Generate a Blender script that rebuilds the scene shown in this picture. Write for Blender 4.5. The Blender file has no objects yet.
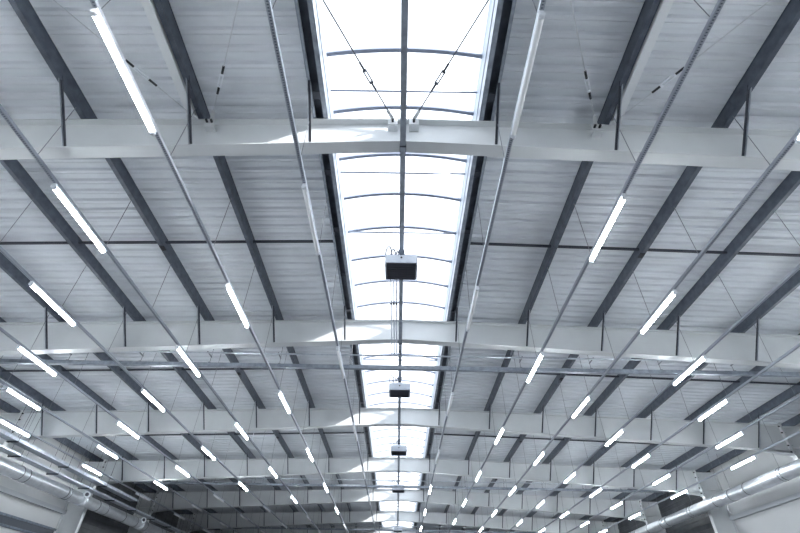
import bpy, math, random
from mathutils import Vector, Matrix
random.seed(7)
C = bpy.context.scene.collection
ZC = 1.7                      # eye height; heights h below are above the eye
S = 0.0285                      # roof slope
BAY = 6.0
FR = [-1.63 + BAY*i for i in range(9)]          # frame positions along the hall
HB = 5.83                     # rafter soffit at the ridge (above the eye)
DEP = 0.59                    # rafter depth
SB = 0.053                    # rafter soffit slope (the rafters deepen towards the eaves)
def roofz(x, h): return ZC + h - S*abs(x)
def botz(x): return ZC + HB - SB*abs(x)

# ------------------------------------------------------------------ materials
def newmat(name, col, rough=.6, metal=0.0, noise=0.0, nscale=3.0, bump=0.0, bscale=40.0, spec=.5):
    m = bpy.data.materials.new(name); m.use_nodes = True
    nt = m.node_tree; b = nt.nodes['Principled BSDF']
    b.inputs['Base Color'].default_value = (*col, 1)
    b.inputs['Roughness'].default_value = rough
    b.inputs['Metallic'].default_value = metal
    b.inputs['Specular IOR Level'].default_value = spec
    tc = nt.nodes.new('ShaderNodeTexCoord')
    if noise > 0:
        n = nt.nodes.new('ShaderNodeTexNoise'); n.inputs['Scale'].default_value = nscale
        n.inputs['Detail'].default_value = 5
        r = nt.nodes.new('ShaderNodeValToRGB')
        r.color_ramp.elements[0].position = .3; r.color_ramp.elements[1].position = .7
        r.color_ramp.elements[0].color = (*[c*(1-noise) for c in col], 1)
        r.color_ramp.elements[1].color = (*[min(1, c*(1+noise*.6)) for c in col], 1)
        nt.links.new(tc.outputs['Object'], n.inputs['Vector'])
        nt.links.new(n.outputs['Fac'], r.inputs['Fac'])
        nt.links.new(r.outputs['Color'], b.inputs['Base Color'])
    if bump > 0:
        n2 = nt.nodes.new('ShaderNodeTexNoise'); n2.inputs['Scale'].default_value = bscale
        bp = nt.nodes.new('ShaderNodeBump'); bp.inputs['Strength'].default_value = bump
        bp.inputs['Distance'].default_value = .01
        nt.links.new(tc.outputs['Object'], n2.inputs['Vector'])
        nt.links.new(n2.outputs['Fac'], bp.inputs['Height'])
        nt.links.new(bp.outputs['Normal'], b.inputs['Normal'])
    return m
M = {}
M['deck'] = newmat('coated steel deck', (.66, .69, .73), .45, 0, .10, 1.3, spec=.4)
M['paint'] = newmat('grey white structural paint', (.62, .64, .655), .62, 0, .05, 2.0, spec=.3)
M['strut'] = newmat('white strut paint', (.70, .72, .74), .5, 0, .05, 2.0)
M['purlin'] = newmat('dark galvanised steel', (.098, .114, .145), .42, .35, .30, 6.0)
M['curb'] = newmat('galvanised curb steel', (.20, .235, .29), .4, .5, .35, 9.0)
M['curbin'] = newmat('grey blue curb lining', (.38, .43, .50), .5, .1)
M['galvt'] = newmat('mid grey galvanised section', (.30, .335, .39), .42, .35, .25, 9.0)
M['rod'] = newmat('dark steel rod', (.055, .06, .075), .45, .5)
M['black'] = newmat('black steel', (.02, .02, .025), .5, .2)
M['palerod'] = newmat('painted rod', (.55, .57, .60), .5, 0)
M['wire'] = newmat('steel wire', (.22, .23, .26), .5, .4)
M['galv'] = newmat('galvanised channel', (.50, .54, .60), .35, .7, .2, 8.0)
M['duct'] = newmat('bright galvanised duct', (.72, .75, .79), .34, .7, .10, 5.0)
M['ductseam'] = newmat('duct joint band', (.16, .17, .19), .5, .3)
M['alu'] = newmat('aluminium glazing bar', (.26, .29, .37), .45, .3)
M['wall'] = newmat('white wall cladding', (.55, .56, .57), .5, 0, .04, .8)
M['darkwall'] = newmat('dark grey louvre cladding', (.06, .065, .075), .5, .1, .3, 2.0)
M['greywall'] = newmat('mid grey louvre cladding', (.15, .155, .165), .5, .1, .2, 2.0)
M['girt'] = newmat('grey wall girt', (.45, .47, .50), .5, .1)
M['floor'] = newmat('pale concrete floor', (.30, .30, .31), .35, 0, .08, .6)
M['cap'] = newmat('lamp housing white', (.72, .75, .80), .4, 0)
M['off'] = newmat('unlit opal diffuser', (.95, .96, .98), .25, 0)
M['heater'] = newmat('light grey casing', (.62, .66, .74), .4, .1, .04, 6.0)
M['grille'] = newmat('dark louvre', (.06, .06, .08), .5, .3)
M['cable'] = newmat('grey cable', (.20, .21, .25), .6, 0)
M['glassdark'] = newmat('dark window glass', (.10, .11, .13), .1, 0)

def perforated():
    m = newmat('perforated rail steel', (.42, .46, .54), .4, .6)
    nt = m.node_tree; b = nt.nodes['Principled BSDF']
    tc = nt.nodes.new('ShaderNodeTexCoord'); sp = nt.nodes.new('ShaderNodeSeparateXYZ')
    nt.links.new(tc.outputs['Object'], sp.inputs[0])
    mu = nt.nodes.new('ShaderNodeMath'); mu.operation = 'MULTIPLY'; mu.inputs[1].default_value = 1/.032
    fr = nt.nodes.new('ShaderNodeMath'); fr.operation = 'FRACT'
    gt = nt.nodes.new('ShaderNodeMath'); gt.operation = 'GREATER_THAN'; gt.inputs[1].default_value = .55
    ab = nt.nodes.new('ShaderNodeMath'); ab.operation = 'ABSOLUTE'
    lt = nt.nodes.new('ShaderNodeMath'); lt.operation = 'LESS_THAN'; lt.inputs[1].default_value = .011
    an = nt.nodes.new('ShaderNodeMath'); an.operation = 'MULTIPLY'
    mx = nt.nodes.new('ShaderNodeMix'); mx.data_type = 'RGBA'
    mx.inputs[6].default_value = (.40, .43, .49, 1); mx.inputs[7].default_value = (.16, .18, .22, 1)
    L = nt.links.new
    L(sp.outputs['Y'], mu.inputs[0]); L(mu.outputs[0], fr.inputs[0]); L(fr.outputs[0], gt.inputs[0])
    L(sp.outputs['X'], ab.inputs[0]); L(ab.outputs[0], lt.inputs[0])
    L(gt.outputs[0], an.inputs[0]); L(lt.outputs[0], an.inputs[1])
    L(an.outputs[0], mx.inputs[0]); L(mx.outputs[2], b.inputs['Base Color'])
    return m
M['perf'] = perforated()

def emit(name, col, st):
    m = bpy.data.materials.new(name); m.use_nodes = True
    nt = m.node_tree; nt.nodes.clear()
    e = nt.nodes.new('ShaderNodeEmission'); e.inputs[0].default_value = (*col, 1); e.inputs[1].default_value = st
    o = nt.nodes.new('ShaderNodeOutputMaterial'); nt.links.new(e.outputs[0], o.inputs[0])
    return m
M['lit'] = emit('lit opal diffuser', (.90, .96, 1.0), 38.0)

def sheet():
    m = bpy.data.materials.new('clear opal polycarbonate'); m.use_nodes = True
    nt = m.node_tree; nt.nodes.clear(); L = nt.links.new
    t = nt.nodes.new('ShaderNodeBsdfTransparent'); t.inputs[0].default_value = (.97, .985, 1, 1)
    d = nt.nodes.new('ShaderNodeBsdfTranslucent'); d.inputs[0].default_value = (.90, .94, 1, 1)
    g = nt.nodes.new('ShaderNodeBsdfGlossy'); g.inputs['Roughness'].default_value = .2
    mx = nt.nodes.new('ShaderNodeMixShader'); mx2 = nt.nodes.new('ShaderNodeMixShader'); mx2.inputs[0].default_value = .04
    tc = nt.nodes.new('ShaderNodeTexCoord'); n = nt.nodes.new('ShaderNodeTexNoise'); n.inputs['Scale'].default_value = 2.2
    r = nt.nodes.new('ShaderNodeMapRange'); r.inputs[3].default_value = .25; r.inputs[4].default_value = .42
    L(tc.outputs['Object'], n.inputs['Vector']); L(n.outputs['Fac'], r.inputs[0]); L(r.outputs[0], mx.inputs[0])
    L(t.outputs[0], mx.inputs[1]); L(d.outputs[0], mx.inputs[2])
    L(mx.outputs[0], mx2.inputs[1]); L(g.outputs[0], mx2.inputs[2])
    o = nt.nodes.new('ShaderNodeOutputMaterial'); L(mx2.outputs[0], o.inputs[0])
    return m
M['poly'] = sheet()

# ------------------------------------------------------------------ mesh builder
class MB:
    def __init__(s): s.v = []; s.f = []; s.sm = []
    def add(s, vs, fs, smooth=False):
        o = len(s.v); s.v += [tuple(v) for v in vs]; s.f += [tuple(i+o for i in f) for f in fs]; s.sm += [smooth]*len(fs)
    def box(s, x0, x1, y0, y1, z0, z1):
        s.add([(x0,y0,z0),(x1,y0,z0),(x1,y1,z0),(x0,y1,z0),(x0,y0,z1),(x1,y0,z1),(x1,y1,z1),(x0,y1,z1)],
              [(0,3,2,1),(4,5,6,7),(0,1,5,4),(1,2,6,5),(2,3,7,6),(3,0,4,7)])
    def slant(s, x0, x1, y0, y1, za0, za1, zb0, zb1):   # box whose bottom/top differ at x0 (a) and x1 (b)
        s.add([(x0,y0,za0),(x1,y0,zb0),(x1,y1,zb0),(x0,y1,za0),(x0,y0,za1),(x1,y0,zb1),(x1,y1,zb1),(x0,y1,za1)],
              [(0,3,2,1),(4,5,6,7),(0,1,5,4),(1,2,6,5),(2,3,7,6),(3,0,4,7)])
    def prism(s, prof, y0, y1):                         # closed profile in xz, extruded along y
        n = len(prof)
        s.add([(x,y0,z) for x,z in prof]+[(x,y1,z) for x,z in prof],
              [tuple(range(n)), tuple(range(2*n-1, n-1, -1))]+[(i, i+n, (i+1)%n+n, (i+1)%n) for i in range(n)])
    def tube(s, pts, r, n=8, cap=True):
        pts = [Vector(p) for p in pts]; rings = []
        for i, p in enumerate(pts):
            t = (pts[min(i+1, len(pts)-1)] - pts[max(i-1, 0)]).normalized()
            a = Vector((0,0,1)) if abs(t.z) < .9 else Vector((1,0,0))
            u = t.cross(a).normalized(); w = u.cross(t)
            rr = r[i] if isinstance(r, (list, tuple)) else r
            rings.append([p + u*math.cos(k*2*math.pi/n)*rr + w*math.sin(k*2*math.pi/n)*rr for k in range(n)])
        vs = [v for R in rings for v in R]; fs = []
        for i in range(len(pts)-1):
            for k in range(n):
                fs.append((i*n+k, i*n+(k+1)%n, (i+1)*n+(k+1)%n, (i+1)*n+k))
        s.add(vs, fs, True)
        if cap:
            o = len(s.v)-len(vs)
            s.f.append(tuple(o+k for k in range(n))[::-1]); s.sm.append(False)
            s.f.append(tuple(o+(len(pts)-1)*n+k for k in range(n))); s.sm.append(False)
    def bar(s, a, b, w, t, up=(0,0,1)):                 # rectangular bar a->b
        a, b = Vector(a), Vector(b); d = (b-a).normalized(); u = d.cross(Vector(up)).normalized(); q = u.cross(d)
        P = []
        for p in (a, b):
            for su, sq in ((-1,-1),(1,-1),(1,1),(-1,1)): P.append(p+u*su*w/2+q*sq*t/2)
        s.add(P, [(0,1,2,3),(7,6,5,4),(0,4,5,1),(1,5,6,2),(2,6,7,3),(3,7,4,0)])
    def mesh(s, name, mat):
        me = bpy.data.meshes.new(name); me.from_pydata(s.v, [], s.f); me.polygons.foreach_set('use_smooth', s.sm)
        me.materials.append(mat); me.update()
        import bmesh
        bm = bmesh.new(); bm.from_mesh(me); bmesh.ops.recalc_face_normals(bm, faces=bm.faces); bm.to_mesh(me); bm.free()
        return me
def place(name, me, parent=None, loc=(0,0,0), rot=None):
    o = bpy.data.objects.new(name, me); C.objects.link(o); o.location = loc
    if rot: o.rotation_euler = rot
    if parent is not None: o.parent = parent
    return o
def part(name, mb, mat, parent=None, loc=(0,0,0)): return place(name, mb.mesh(name, mat), parent, loc)
def tag(o, label, cat, group=None, kind=None):
    o['label'] = label; o['category'] = cat
    if group: o['group'] = group
    if kind: o['kind'] = kind
    return o
def thing(name, label, cat, loc=(0,0,0), group=None, kind=None):
    return tag(place(name, None, None, loc), label, cat, group, kind)
def copy_tree(o, parent=None):
    c = o.copy(); C.objects.link(c)
    if parent is not None: c.parent = parent
    for ch in list(o.children): copy_tree(ch, c)
    return c
ORD = ['first','second','third','fourth','fifth','sixth','seventh','eighth','ninth','tenth']

# ------------------------------------------------------------------ dimensions
WX = 14.50                    # wall face
CX = 13.58                    # rafter / column joint
YN, YF = -13.0, 50.2           # hall ends built
SKX = 1.195                    # skylight half width
PH = .235                      # purlin depth
PUR = [1.30, 3.18, 5.03, 6.86, 8.78, 10.57, 12.44, 14.10]
HT = HB + DEP                 # rafter top at the ridge
HP = HT + .006                # purlin underside at the ridge
HD = HP + PH + .004           # deck underside at the ridge

# ------------------------------------------------------------------ the shell
m = MB(); m.box(-WX-.3, WX+.3, YN-6, YF+.3, -.2, 0)
tag(part('floor', m, M['floor']), 'pale concrete hall floor below the picture', 'floor', kind='structure')

# trapezoidal deck, ribs run across the hall, both slopes in one sheet each
m = MB()
pitch, dh = .25, .05
prof = []
y = YN
while y < YF:
    prof += [(y, 0), (y+.05, 0), (y+.062, .014), (y+.074, 0), (y+.13, 0), (y+.155, dh), (y+.225, dh)]
    y += pitch
prof.append((y, 0))
for sgn in (-1, 1):
    xs = [SKX+.075, WX+.25]
    vs = []; fs = []
    for x in xs:
        for (yy, zz) in prof: vs.append((sgn*x, yy, roofz(x, HD)+zz))
        for (yy, zz) in prof: vs.append((sgn*x, yy, roofz(x, HD)+zz+.012))
    n = len(prof)
    for i in range(n-1):
        fs.append((i, i+1, 2*n+i+1, 2*n+i)); fs.append((n+i, 3*n+i, 3*n+i+1, n+i+1))
        fs.append((i, n+i, n+i+1, i+1)); fs.append((2*n+i, 2*n+i+1, 3*n+i+1, 3*n+i))
    m.add(vs, fs)
tag(part('ceiling', m, M['deck']), 'pale grey corrugated steel roof deck on both sides of the skylight', 'ceiling', kind='structure')

def wall(side, sg):
    w = tag(place('wall_'+side, None), 'white clad side wall behind the round duct, '+side+' side', 'wall', kind='structure')
    m = MB(); x0, x1 = sorted((sg*WX, sg*(WX+.2)))
    top = roofz(WX, HD) - .02
    m.box(x0, x1, YN, 22.6, 0, top)
    part('cladding_panel', m, M['wall'], w)
    m = MB(); m.box(x0, x1, 22.6, YF, 0, top)
    for k in range(24):
        z = 2.2 + k*.22
        if z > top-.2: break
        xa, xb = sorted((sg*(WX-.03), sg*WX)); m.slant(xa, xb, 22.75, YF-.1, z, z+.08, z, z+.08)
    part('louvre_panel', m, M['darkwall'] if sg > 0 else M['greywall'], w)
    m = MB(); hz = ZC + (3.8 if sg < 0 else 4.02); xa, xb = sorted((sg*(WX-.14), sg*WX-sg*.001))
    m.box(xa, xb, YN, 22.3, hz, hz+.16); part('wall_girt', m, M['girt'], w)
    return w
wl = wall('left', -1); wr = wall('right', 1)
m = MB(); m.box(-WX-.2, WX+.2, YF, YF+.2, 0, ZC+HD); tag(part('wall_far', m, M['wall']), 'white far end wall of the hall', 'wall', kind='structure')
m = MB(); m.box(-WX-.2, WX+.2, YN-.2, YN, 0, ZC+HD); tag(part('wall_near', m, M['wall']), 'white near end wall behind the viewer', 'wall', kind='structure')
w = tag(place('window_2', None, None, (0,0,0)), 'dark strip window low in the left white wall', 'window', kind='structure')
m = MB(); m.box(-WX+.002, -WX+.03, 6, 22.2, ZC+2.92, ZC+3.16); part('pane', m, M['glassdark'], w)
m = MB(); m.box(-WX+.002, -WX+.07, 5.9, 22.25, ZC+3.16, ZC+3.24); m.box(-WX+.002, -WX+.07, 5.9, 22.25, ZC+2.84, ZC+2.92); part('window_frame', m, M['curb'], w)

# ------------------------------------------------------------------ skylight (arched rooflight on the ridge)
HK, HC = 6.93, 7.10
sk = tag(place('window_1', None), 'long arched white rooflight strip along the ridge', 'skylight', kind='structure')
def arc(x, off=0): return ZC + HK + off + (HC-HK)*(1-(x/SKX)**2)
NX = 16
xs = [-SKX + 2*SKX*i/NX for i in range(NX+1)]
m = MB()
vs = []
for yy in (YN, YF):
    vs += [(x, yy, arc(x, .045)) for x in xs]
m.add(vs, [(i, i+1, NX+2+i, NX+1+i) for i in range(NX)], True)
part('pane', m, M['poly'], sk)
m = MB()
for i in range(NX):
    m.slant(xs[i], xs[i+1], -.03, .03, arc(xs[i]), arc(xs[i], .04), arc(xs[i+1]), arc(xs[i+1], .04))
rib = m.mesh('arch_rib', M['alu'])
yy = 4.51 - 9
while yy < YF:
    place('arch_rib', rib, sk, (0, yy, 0)); yy += 1.0
for sg in (-1, 1):
    m = MB(); a, b = sorted((sg*SKX, sg*(SKX+.05)))
    m.box(a, b, YN, YF, ZC+HD-.02, ZC+HK+.09); part('curb', m, M['curbin'], sk)
m = MB(); m.tube([(-SKX+.01, 0, 0), (SKX-.01, 0, 0)], .017, 6)
tie = m.mesh('tie_bar', M['alu'])
for yy in [4.06, 5.75] + [f + 3.05 for f in FR[1:-1]]:
    place('tie_bar', tie, sk, (0, yy, ZC+6.86))

# ------------------------------------------------------------------ portal frames
FL = .21
def ibeam_rafter(sg):
    m = MB(); t = .02
    def seg(xa, xb, ba, bb, ta, tb, y0, y1):
        if sg > 0: m.slant(xa, xb, y0, y1, ba, ta, bb, tb)
        else: m.slant(-xb, -xa, y0, y1, bb, tb, ba, ta)
    zt = lambda x: roofz(x, HT); zb = lambda x: botz(x)
    e = CX - .03
    seg(0, e, zt(0)-t, zt(e)-t, zt(0), zt(e), -FL/2, FL/2)
    seg(0, e, zb(0), zb(e), zb(0)+t, zb(e)+t, -FL/2, FL/2)
    seg(0, e, zb(0)+t, zb(e)+t, zt(0)-t, zt(e)-t, -.007, .007)
    # little haunch under the knee
    a = e - 1.1
    seg(a, e, zb(a)-.012, zb(e)-.10, zb(a)-.002, zb(e)-.085, -FL/2, FL/2)
    seg(a, e, zb(a)-.002, zb(e)-.085, zb(a), zb(e), -.007, .007)
    return m.mesh('rafter', M['paint'])
def column(sg):
    m = MB(); top = roofz(CX, HT)
    a, b = CX+.03, WX-.01
    def bx(x0, x1, y0, y1, z0, z1):
        x0, x1 = sorted((sg*x0, sg*x1)); m.box(x0, x1, y0, y1, z0, z1)
    bx(a, a+.025, -FL/2, FL/2, 0, top-.06); bx(b-.025, b, -FL/2, FL/2, 0, top-.06)
    bx(a+.025, b-.025, -.008, .008, 0, top-.06)
    bx(a+.025, b-.025, -FL/2, FL/2, top-.08, top-.06); bx(a+.025, b-.025, -FL/2, FL/2, top-.80, top-.78)
    return m.mesh('column', M['paint'])
def knee(sg):
    m = MB(); z0, z1 = ZC+4.98, ZC+6.09
    x0, x1 = sorted((sg*(CX-.03), sg*(CX+.03))); m.box(x0, x1, -FL/2-.01, FL/2+.01, z0, z1)
    return m.mesh('end_plate', M['paint'])
m = MB(); m.tube([(-.075, 0, 0), (.075, 0, 0)], .026, 6); knee_bolt = m.mesh('bolt', M['black'])
raf = {sg: ibeam_rafter(sg) for sg in (-1, 1)}; col = {sg: column(sg) for sg in (-1, 1)}
kp = {sg: knee(sg) for sg in (-1, 1)}
fly = {}
for x in PUR:
    for sg in (-1, 1):
        m = MB(); a = (0, -.09, botz(x)+.03); b = (0, -.80, roofz(x, HP)+.05)
        m.bar(a, b, .036, .006, (0,0,1)); m.bar((.024*sg, a[1]-.01, a[2]), (.024*sg, b[1]-.01, b[2]), .006, .045, (0,0,1))
        me = m.mesh('fly_brace', M['rod']); me.materials.append(M['galv'])
        for p in me.polygons:
            if p.index >= 6: p.material_index = 1
        fly[(x, sg)] = me
def gusset(dx):                                       # bracing plate standing on the web
    m = MB(); m.box(dx-.075, dx+.075, -.15, -.008, -.075, -.06); m.box(dx-.07, dx+.07, -.14, -.125, -.06, .05)
    return m
gm = {}
FLAB = ['frame behind the viewer, holding the near ends of the purlins',
        'white steel roof frame nearest the viewer, with gusset plates for the bracing rods',
        'white roof frame just before the nearest galvanised cross channel',
        'white roof frame just beyond the second ceiling heater',
        'white roof frame just beyond the third ceiling heater',
        'white roof frame next beyond the second cross channel',
        'white roof frame seen just before the farthest cross channel',
        'farthest white roof frame with its top edge in view at the picture bottom',
        'white roof frame beyond the picture bottom, by the far wall']
for i, fy in enumerate(FR):
    if i == 8: continue
    f = thing('portal_frame', FLAB[i], 'roof frame', (0, fy, 0), 'white portal frames across the hall')
    for sg in (-1, 1):
        place('rafter', raf[sg], f); place('column', col[sg], f)
        k = place('end_plate', kp[sg], f)
        for kk in range(5):
            for by in (-.07, .07): place('bolt', knee_bolt, k, (sg*CX, by, ZC+5.09+kk*.22))
        for x in PUR[:7]:
            if i > 0: place('fly_brace', fly[(x, sg)], f, (sg*(x if x > 2 else 1.405), 0, 0))
    # ridge splice plate
    m = MB(); m.box(-.02, .02, -FL/2-.01, FL/2+.01, ZC+HB-.01, ZC+HT+.0); part('ridge_plate', m, M['paint'], f)
    if i == 1:
        for gx in (-.165, .165, -3.02, 3.02):
            m = MB(); z = roofz(gx, HT)-.17
            m.box(gx-.075, gx+.075, -.135, -.120, z-.03, z+.11); m.box(gx-.075, gx+.075, -.110, -.008, z-.04, z-.028)
            g = part('gusset_plate', m, M['paint'], f)
            m = MB()
            for dx in ((0,) if abs(gx) < 1 else (-.045, .03)):
                m.tube([(gx+dx, -.185, z+.035), (gx+dx, -.10, z+.035)], .020, 8)
            part('bolt', m, M['black'], g)

# ------------------------------------------------------------------ purlins
sidew = {-1: 'left', 1: 'right'}
for sg in (-1, 1):
    for i, x in enumerate(PUR):
        m = MB(); w = .13; t = .006
        z0 = 0; z1 = PH
        if i == 0:
            # channel pair trimming the skylight
            y0, y1 = YN, YF
            root = thing('trimmer_purlin', 'dark double channel trimming the %s edge of the skylight' % sidew[sg], 'purlin', (sg*x, 0, roofz(x, HP)), 'purlins trimming the skylight')
            if sg < 0: root.rotation_euler = (0, 0, math.pi)
            y0, y1 = (YN, YF) if sg > 0 else (-YF, -YN)
            m.box(-.10, -.094, y0, y1, 0, PH-.01); m.box(-.10, -.03, y0, y1, 0, t); m.box(-.10, -.03, y0, y1, PH-.016, PH-.01)
            part('channel', m, M['galvt'], root)
            m = MB(); m.box(.13, .136, y0, y1, 0, PH-.01); m.box(.09, .136, y0, y1, 0, t); m.box(.09, .136, y0, y1, PH-.016, PH-.01)
            part('channel', m, M['galvt'], root)
            m = MB(); m.box(-.094, .129, y0, y1, PH-.035, PH-.02); part('web_plate', m, M['purlin'], root)
            m = MB(); m.box(-.093, .129, -.06, .06, .012, .03); st = m.mesh('stiffener', M['rod'])
            yy = FR[1] - 2.0
            while yy < 46:
                place('stiffener', st, root, (0, sg*yy, 0)); yy += 1.5
            continue
        root = thing('purlin', 'dark steel purlin, %s on the %s counted outward from the skylight trimmer' % (ORD[i-1], sidew[sg]), 'purlin', (sg*x, 0, roofz(x, HP)), 'dark purlins running along the hall')
        s_ = sg; q = .01                               # web towards the ridge, foot flange outward
        def sx(u0, u1, z0, z1):
            a, b = sorted((s_*(u0-q), s_*(u1-q))); m.box(a, b, YN, YF, z0, z1)
        sx(0, t, 0, PH); sx(t, .08, 0, t); sx(-.012, 0, PH-t, PH); sx(.074, .08, t, .03)
        part('web', m, M['purlin'], root)
        m = MB(); a, b = sorted((-s_*(q+.001), -s_*(q+.006))); m.box(a, b, -.45, .45, .02, PH-.03)   # lap sleeve over each frame
        lap = m.mesh('lap_sleeve', M['purlin'])
        for fy in FR[1:7]: place('lap_sleeve', lap, root, (0, fy, 0))

# anti-sag bars between the frames
BN = ['in the bay over the viewer', 'crossing just above the first ceiling heater', 'crossing just beyond the second ceiling heater', 'crossing beyond the third ceiling heater',
      'in the bay of the second cross channel', 'two bays beyond the second cross channel', 'farthest one by the last cross channel', 'x']
for i in range(1, 7):
    fy = FR[i] + 3.0
    b = thing('sag_bar', 'thin dark bar linking the purlins, ' + BN[i], 'bar', (0, fy, 0), 'sag bars between the purlins')
    for sg in (-1, 1):
        m = MB(); x0, x1 = PUR[0]+.12, WX-.3
        m.bar((sg*x0, 0, roofz(x0, HP)+.15), (sg*x1, 0, roofz(x1, HP)+.15), .045, .045)
        r = part('bar', m, M['rod'], b)
        for k, x in enumerate(PUR[1:]):
            m = MB(); m.box(sg*x-.05, sg*x+.05, -.07, .07, roofz(x, HP)-.02, roofz(x, HP)-.004); m.box(sg*x-.01,sg*x+.01,-.05,.05,roofz(x,HP)-.05,roofz(x,HP)-.02)
            if k in (1,): part('clamp', m, M['black'], r)

# white struts and rods of the wind bracing in the near bay
for sg in (-1, 1):
    x = PUR[1]+.155
    s_ = thing('bracing_strut', 'wide white steel strut beside the purlin in the near bay, %s of the skylight' % sidew[sg], 'strut', (sg*x, 0, roofz(x, HP)-.03), 'white bracing struts')
    m = MB(); m.box(-.062, .062, FR[0]+.15, FR[1]-.16, 0, .14); part('tube', m, M['strut'], s_)
    m = MB(); m.box(-.08, .08, FR[1]-.16, FR[1]-.135, -.03, .12); m.tube([(0, FR[1]-.2, .06), (0, FR[1]-.14, .06)], .03, 8); part('end_plate', m, M['strut'], s_)
def rod(x0, x1, label, mat, tb, col2, yend=None):
    y1, y0 = FR[1]-.16, (FR[0]+.15 if yend is None else yend)
    z0 = roofz(x0, HT)-.07; z1 = roofz(x1, HT)-.07
    a = Vector((x0, y1, z0)); b = Vector((x1, y0, z1)); d = (b-a).normalized()
    r = thing('bracing_rod', label, 'rod', a, 'bracing rods in the near bay')
    L = (b-a).length
    m = MB(); rr = .010 if mat is M['rod'] else .007; m.tube([(0,0,0), d*tb], rr, 8); m.tube([d*(tb+.18), d*L], rr, 8); part('rod', m, mat, r)
    m = MB(); u = d.cross(Vector((0,0,1))).normalized()
    for q in (-1, 1): m.bar(d*tb+u*q*.022, d*(tb+.18)+u*q*.022, .015, .02)
    m.bar(d*(tb-.01)-u*.03, d*(tb-.01)+u*.03, .03, .03); m.bar(d*(tb+.19)-u*.03, d*(tb+.19)+u*.03, .03, .03)
    tbk = part('turnbuckle', m, M['purlin'] if mat is M['rod'] else M['cap'], r)
    for a0, a1 in ((tb-.15, tb-.026), (tb+.206, tb+.33)):
        m = MB(); m.tube([d*a0, d*a1], .017, 8); part('lock_nut', m, col2, tbk)
    m = MB(); m.bar(-d*.02, d*.16, .05, .03); part('fork_end', m, M['paint'], r)
for sg in (-1, 1):
    rod(sg*.175, sg*3.06, 'dark bracing rod against the skylight, running up to the %s' % sidew[sg], M['rod'], .68, M['rod'])
    rod(sg*3.0, sg*.1, 'pale bracing rod from the white strut towards the skylight, %s side' % sidew[sg], M['palerod'], .62, M['black'])
    rod(sg*3.25, sg*6.86, 'pale bracing rod slanting outward from the white strut, %s side' % sidew[sg], M['palerod'], .82, M['black'], -.9)

# ------------------------------------------------------------------ ridge service rail
t = thing('ridge_rail', 'grey square rail hung lengthwise under the middle of the skylight', 'rail', (0, 0, ZC+HB-.10))
m = MB(); m.box(-.042, .042, YN+.2, 45, -.035, .035); part('rail', m, M['galvt'], t)
for fy in FR[:8]:
    m = MB(); m.box(-.05, .05, fy-.06, fy+.06, .036, .095); m.box(-.045, .045, fy-.12, fy-.10, -.05, .06)
    m.tube([(-.02, fy-.12, .02), (-.02, fy-.145, .02)], .014, 8)
    part('clamp', m, M['rod'], t)

# ------------------------------------------------------------------ light rails and tube lamps
RX = [1.415, 3.226, 5.066, 6.915, 8.764, 10.613, 12.453]
HR = 5.06
PHASE = {1: [2.82, 5.31, 2.84, 5.33, 2.90, 5.36, 2.92], -1: [5.21, 2.85, 5.28, 2.89, 5.38, 2.94, 5.38]}
m = MB(); m.box(-.026, .026, YN+.4, 44, 0, .004); m.box(-.026, -.022, YN+.4, 44, .004, .045); m.box(.022, .026, YN+.4, 44, .004, .045)
rail_me = m.mesh('rail', M['perf'])
m = MB(); m.tube([(0,0,0),(0,1.415,0)], .031, 14); diff_me = m.mesh('diffuser', M['lit'])
off_me = diff_me.copy(); off_me.materials[0] = M['off']
m = MB(); m.tube([(0,-.05,0),(0,0,0)], .034, 12); cap_me = m.mesh('end_cap', M['cap'])
m = MB(); m.box(-.024, .024, -.05, 1.465, .034, .060); hous_me = m.mesh('housing', M['cap'])
FRAME_Y = FR
proto = {}
for sg in (-1, 1):
    for i, x in enumerate(RX):
        r = thing('lighting_rail', 'slim perforated rail of tube lamps, %s from the skylight on the %s' % (ORD[i], sidew[sg]), 'rail', (sg*x, 0, ZC+HR), 'perforated lighting rails')
        place('rail', rail_me, r)
        px = PUR[i]; zt = roofz(px, HP) - (ZC+HR) - .003
        dx = sg*(px + (.03 if i else .117) - x)
        m = MB(); m.tube([(0, 0, .04), (dx, 0, zt)], .0055, 5); wm = m.mesh('suspension_wire', M['wire'])
        y = 4.06 - 1.92
        while y < 40:
            place('suspension_wire', wm, r, (0, y - (.22 if any(abs(y-f) < .13 or abs(y-f-3) < .06 for f in FR) else 0), 0))
            y += 1.92
        k = 0; y = PHASE[sg][i] - 3*4.818
        while y < 35:
            d = y*.782 + 3.11
            seen = y > 1.6 and x*460/d < 425
            if seen or y < 12:
                lit = True
                if i == 0 and (y < 19 or sg < 0): lit = False
                if sg < 0 and i >= 3 and y > 22.5: lit = False
                if sg < 0 and i == 2 and y > 26.5: lit = False
                if sg < 0 and i == 1 and y > 31: lit = False
                lab = '%s tube lamp, %s along the %s lighting rail to the %s of the skylight' % ('glowing white' if lit else 'unlit white', ORD[k], ORD[i], sidew[sg])
                if not seen:
                    lab = 'tube lamp outside the picture, on the %s lighting rail %s of the skylight' % (ORD[i], sidew[sg])
                if lit not in proto:
                    a = thing('tube_lamp', lab, 'lamp', (0,0,0), 'tube lamps clipped under the rails')
                    place('diffuser', diff_me if lit else off_me, a); place('end_cap', cap_me, a); place('end_cap', cap_me, a, (0, 1.465, 0)); place('housing', hous_me, a)
                    proto[lit] = a
                else:
                    a = copy_tree(proto[lit]); a['label'] = lab
                a.location = (sg*x, y-.7075, ZC+HR-.062)
                if seen: k += 1
            y += 4.818

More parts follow.
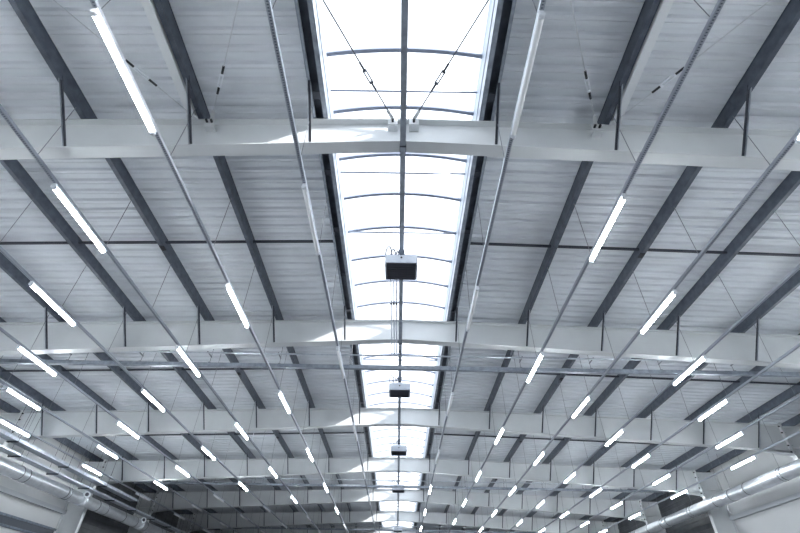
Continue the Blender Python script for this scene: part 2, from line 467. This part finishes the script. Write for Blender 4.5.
# ------------------------------------------------------------------ cross channels carrying services
for j, (cy, lab) in enumerate(((11.12, 'galvanised cross channel and tube spanning the hall, nearest the viewer'),
                               (23.65, 'galvanised cross channel and tube spanning the hall, second from the viewer'),
                               (35.5, 'galvanised cross channel spanning the hall at the picture bottom, farthest of three'))):
    t = thing('cross_channel', lab, 'channel', (0, cy, ZC+5.45), 'galvanised cross channels')
    X1 = 12.6
    m = MB(); m.box(-X1, X1, -.05, .05, -.05, -.044); m.box(-X1, X1, -.05, -.044, -.044, .05); m.box(-X1, X1, .044, .05, -.044, .05)
    part('channel', m, M['galvt'], t)
    m = MB(); m.tube([(-X1+.4, -.3, .20), (X1-.4, -.3, .20)], .022, 8); part('tube', m, M['galv'], t)
    for k in range(-6, 7):
        x = k*1.95
        if k == 0: continue
        hx = roofz(x, HP) - ZC - 5.5
        px = math.copysign(PUR[abs(k)-1] if abs(k) <= 8 else x, x)
        m = MB(); m.tube([(px, 0, .06), (px, 0, roofz(px, HP)-ZC-5.45-.004)], .007, 5); m.box(px-.03, px+.03, -.04, .04, .052, .07)
        m.box(px-.012, px+.012, -.30, .03, .225, .245)
        part('hanger', m, M['wire'], t)

# ------------------------------------------------------------------ ceiling heaters with cables
def heater(y, lab, full):
    t = thing('ceiling_heater', lab, 'heater', (0, y, ZC+5.30), 'box heaters hung below the skylight')
    W, D = .30, .26
    m = MB()
    m.box(-W, W, -D, D, .02, .20)
    # sloped hood
    vs = [(-W,-D,.20),(W,-D,.20),(W,D,.20),(-W,D,.20),(-W*.62,-D*.55,.29),(W*.62,-D*.55,.29),(W*.62,D*.55,.29),(-W*.62,D*.55,.29)]
    m.add(vs, [(0,3,2,1),(4,5,6,7),(0,1,5,4),(1,2,6,5),(2,3,7,6),(3,0,4,7)])
    part('casing', m, M['heater'], t)
    m = MB(); m.box(-W+.03, W-.03, -D+.015, D-.015, .004, .019)
    g = part('grille', m, M['grille'], t)
    m = MB()
    for k in range(7):
        yy = -D+.05 + k*.067; m.slant(-W+.035, W-.035, yy, yy+.012, -.006, .003, -.006, .003)
    part('louvre', m, M['rod'], g)
    m = MB()
    for a in (-1, 1): m.box(a*W-(.008 if a > 0 else -.0)-.0, a*W+(.0 if a > 0 else .008), -D, D, 0, .02)
    part('rim', m, M['cap'], t)
    m = MB(); m.box(-.03, .03, -.03, .03, .29, .46); m.box(-.06, .06, -.05, .05, .455, .513); part('bracket', m, M['rod'], t)
    m = MB(); m.tube([(0, -D-.012, .14), (0, -D, .14)], .018, 8); part('knob', m, M['black'], t)
    for q, (r, o) in enumerate(((.16, -.16), (.12, -.11), (.09, -.06))):
        pts = []
        for k in range(11):
            a = math.pi*(k/10)
            pts.append((o-.02 - r*.75*(.5+.5*math.cos(a)) + .02*q, -.12+.03*q, .26+.24*math.sin(a)*(1-.15*q) + .05*(1-k/10.)))
        m = MB(); m.tube(pts, .014, 6); part('cable', m, M['cable'], t)
heater(6.82, 'box heater nearest the viewer, dark louvred underside, looped cables on top', 1)
heater(12.46, 'grey box heater just beyond the nearest cross channel', 1)
heater(17.98, 'third box heater along the skylight, between two far frames', 0)
heater(23.95, 'fourth box heater, right behind the second cross channel', 0)
heater(35.0, 'farthest box heater, behind the last cross channel', 0)
for k, x in enumerate((-.21, -.15, -.095)):
    t = thing('cable_conduit', '%s thin conduit beyond the nearest heater' % ('leftmost', 'middle', 'rightmost')[k] + ' of three', 'conduit', (x, 0, ZC+5.60), 'thin conduits beside the ridge rail')
    m = MB(); m.tube([(0, 7.1, 0), (0, 10.72, 0)], .013, 8); part('conduit', m, M['heater'], t)
    m = MB(); m.box(-.022, .022, 8.28, 8.34, -.02, -.010); m.box(-.006,.006,8.3,8.32,.009,.21); part('clamp', m, M['black'], t)

# ------------------------------------------------------------------ side ducts
def duct(sg, x, h, r, seams, collars):
    t = thing('round_duct', 'large shiny round air duct along the %s wall' % sidew[sg], 'duct', (sg*x, 0, ZC+h), 'round ducts along the walls')
    m = MB(); ys = [YN+.5 + .1*k for k in range(int((46-YN)/.1))]
    m.tube([(0, YN+.5, 0), (0, 47, 0)], r, 32); part('pipe', m, M['duct'], t)
    y = seams[0] - 3*seams[1]
    while y < 46:
        m = MB(); m.tube([(0, y-.02, 0), (0, y+.02, 0)], r+.008, 32); part('seam_band', m, M['ductseam'], t); y += seams[1]
    for y in collars:
        m = MB(); m.tube([(0, y-.14, 0), (0, y-.10, 0), (0, y-.095, 0), (0, y+.095, 0), (0, y+.10, 0), (0, y+.14, 0)],
                         [r+.02, r+.02, r+.006, r+.006, r+.02, r+.02], 32)
        part('damper_collar', m, M['cap'] if sg < 0 else M['duct'], t)
    if sg < 0:
        for y in collars:
            m = MB(); a = Vector((r*.55, y, r*.55)); d = Vector((.75, -.75, .25)).normalized()
            m.tube([a, a+d*.16, a+d*.16, a+d*.19], [.09, .09, .135, .135], 20)
            n = part('nozzle', m, M['cap'], t)
            m = MB(); m.tube([a+d*.19, a+d*.195], .075, 16); part('nozzle_disc', m, M['grille'], n)
    y = 13.75 if sg > 0 else 14.05
    while y < 44:
        m = MB(); top = roofz(x, HP) - ZC - h - .01
        m.tube([(0, y, r), (0, y, top)], .006, 5); m.tube([(0, y-.012, 0), (0, y+.012, 0)], r+.012, 32)
        part('hanger', m, M['wire'], t); y += 3.0
duct(-1, 13.2, 4.16, .22, (17.4, 2.45), (21.1, 26.6))
duct(1, 13.2, 4.47, .215, (16.6, 2.13), (19.9, 25.4))

# left service trays above the duct
t = thing('cable_tray', 'galvanised cable tray above the left round duct', 'tray', (-12.85, 0, ZC+4.46), 'galvanised trays along the left wall')
m = MB(); m.box(-.17, .17, 2, 44, 0, .004); m.box(-.17, -.166, 2, 44, .004, .06); m.box(.166, .17, 2, 44, .004, .06); part('tray', m, M['galv'], t)
m = MB()
for k in range(5): m.tube([(-.12+.06*k, 2, .025), (-.12+.06*k, 44, .025)], .018, 6)
part('cables', m, M['cable'], t); t.children[-1]['kind'] = 'stuff'
y = 5.2
while y < 40:
    m = MB(); m.box(-.24, .20, y-.02, y+.02, -.045, -.003)
    m.tube([(-.232, y, -.003), (-.232, y, roofz(13.1, HD)-ZC-4.46-.01)], .006, 5); m.tube([(.193, y, -.003), (.193, y, roofz(12.7, HD)-ZC-4.46-.01)], .006, 5)
    part('bracket', m, M['rod'], t); y += 2.18
t = thing('cable_tray', 'wide bright service trunking higher up beside the outermost left lighting rail', 'tray', (-12.45, 0, ZC+4.66), 'galvanised trays along the left wall')
m = MB(); m.box(-.17, .17, 2, 24, 0, .10); part('trunking', m, M['galv'], t)
y = 6.5
while y < 24:
    m = MB(); m.box(-.19, .19, y-.025, y+.025, -.035, -.003); m.tube([(.18, y, -.003), (.18, y, roofz(12.2, HP)-ZC-4.66-.01)], .006, 5); m.tube([(-.18, y, -.003), (-.18, y, roofz(12.5, HP)-ZC-4.66-.01)], .006, 5)
    part('bracket', m, M['rod'], t); y += 2.9

# small detector on the left rail
t = thing('smoke_detector', 'small white round detector beside the second purlin left of the trimmer', 'detector', (-5.6, 17.9, ZC+5.62))
m = MB(); m.tube([(0,0,0),(0,0,.05)], [.05,.065], 16); part('dome', m, M['cap'], t)
m = MB(); m.tube([(0,0,.05),(0,0,roofz(5.6, HD)-ZC-5.62-.002)], .012, 6); part('stem', m, M['cap'], t)

# ------------------------------------------------------------------ light
w = bpy.data.worlds.new('sky'); bpy.context.scene.world = w; w.use_nodes = True
nt = w.node_tree; bg = nt.nodes['Background']
bg.inputs[0].default_value = (.86, .93, 1.0, 1); bg.inputs[1].default_value = 1.3
sun = bpy.data.lights.new('sun', 'SUN'); sun.energy = 9; sun.angle = math.radians(2.5); sun.color = (1, .98, .95)
so = bpy.data.objects.new('sun', sun); C.objects.link(so)
so.rotation_euler = Vector((-1.65, .95, -.93)).to_track_quat('-Z', 'Y').to_euler()
so.location = (12, -6, 20)

# ------------------------------------------------------------------ camera
cam = bpy.data.cameras.new('camera'); co = bpy.data.objects.new('camera', cam); C.objects.link(co)
cam.sensor_width = 36; cam.lens = 460.3/800*36; cam.clip_end = 200
F, VPY, ROLL, YAW = 460.3, 366.8, .0193, .006
pit = math.atan(VPY/F)
mt = Matrix.Rotation(YAW, 4, 'Z') @ Matrix.Rotation(math.pi/2 + pit, 4, 'X') @ Matrix.Rotation(ROLL, 4, 'Z')
mt.translation = (.0165, 0, ZC); co.matrix_world = mt
sc = bpy.context.scene; sc.camera = co
sc.view_settings.view_transform = 'Standard'; sc.view_settings.look = 'None'
sc.view_settings.exposure = 0.80; sc.view_settings.gamma = 1; sc.view_settings.use_curve_mapping = False
sc.cycles.use_denoising = True
sc.cycles.max_bounces = 8; sc.cycles.diffuse_bounces = 5; sc.cycles.transparent_max_bounces = 12
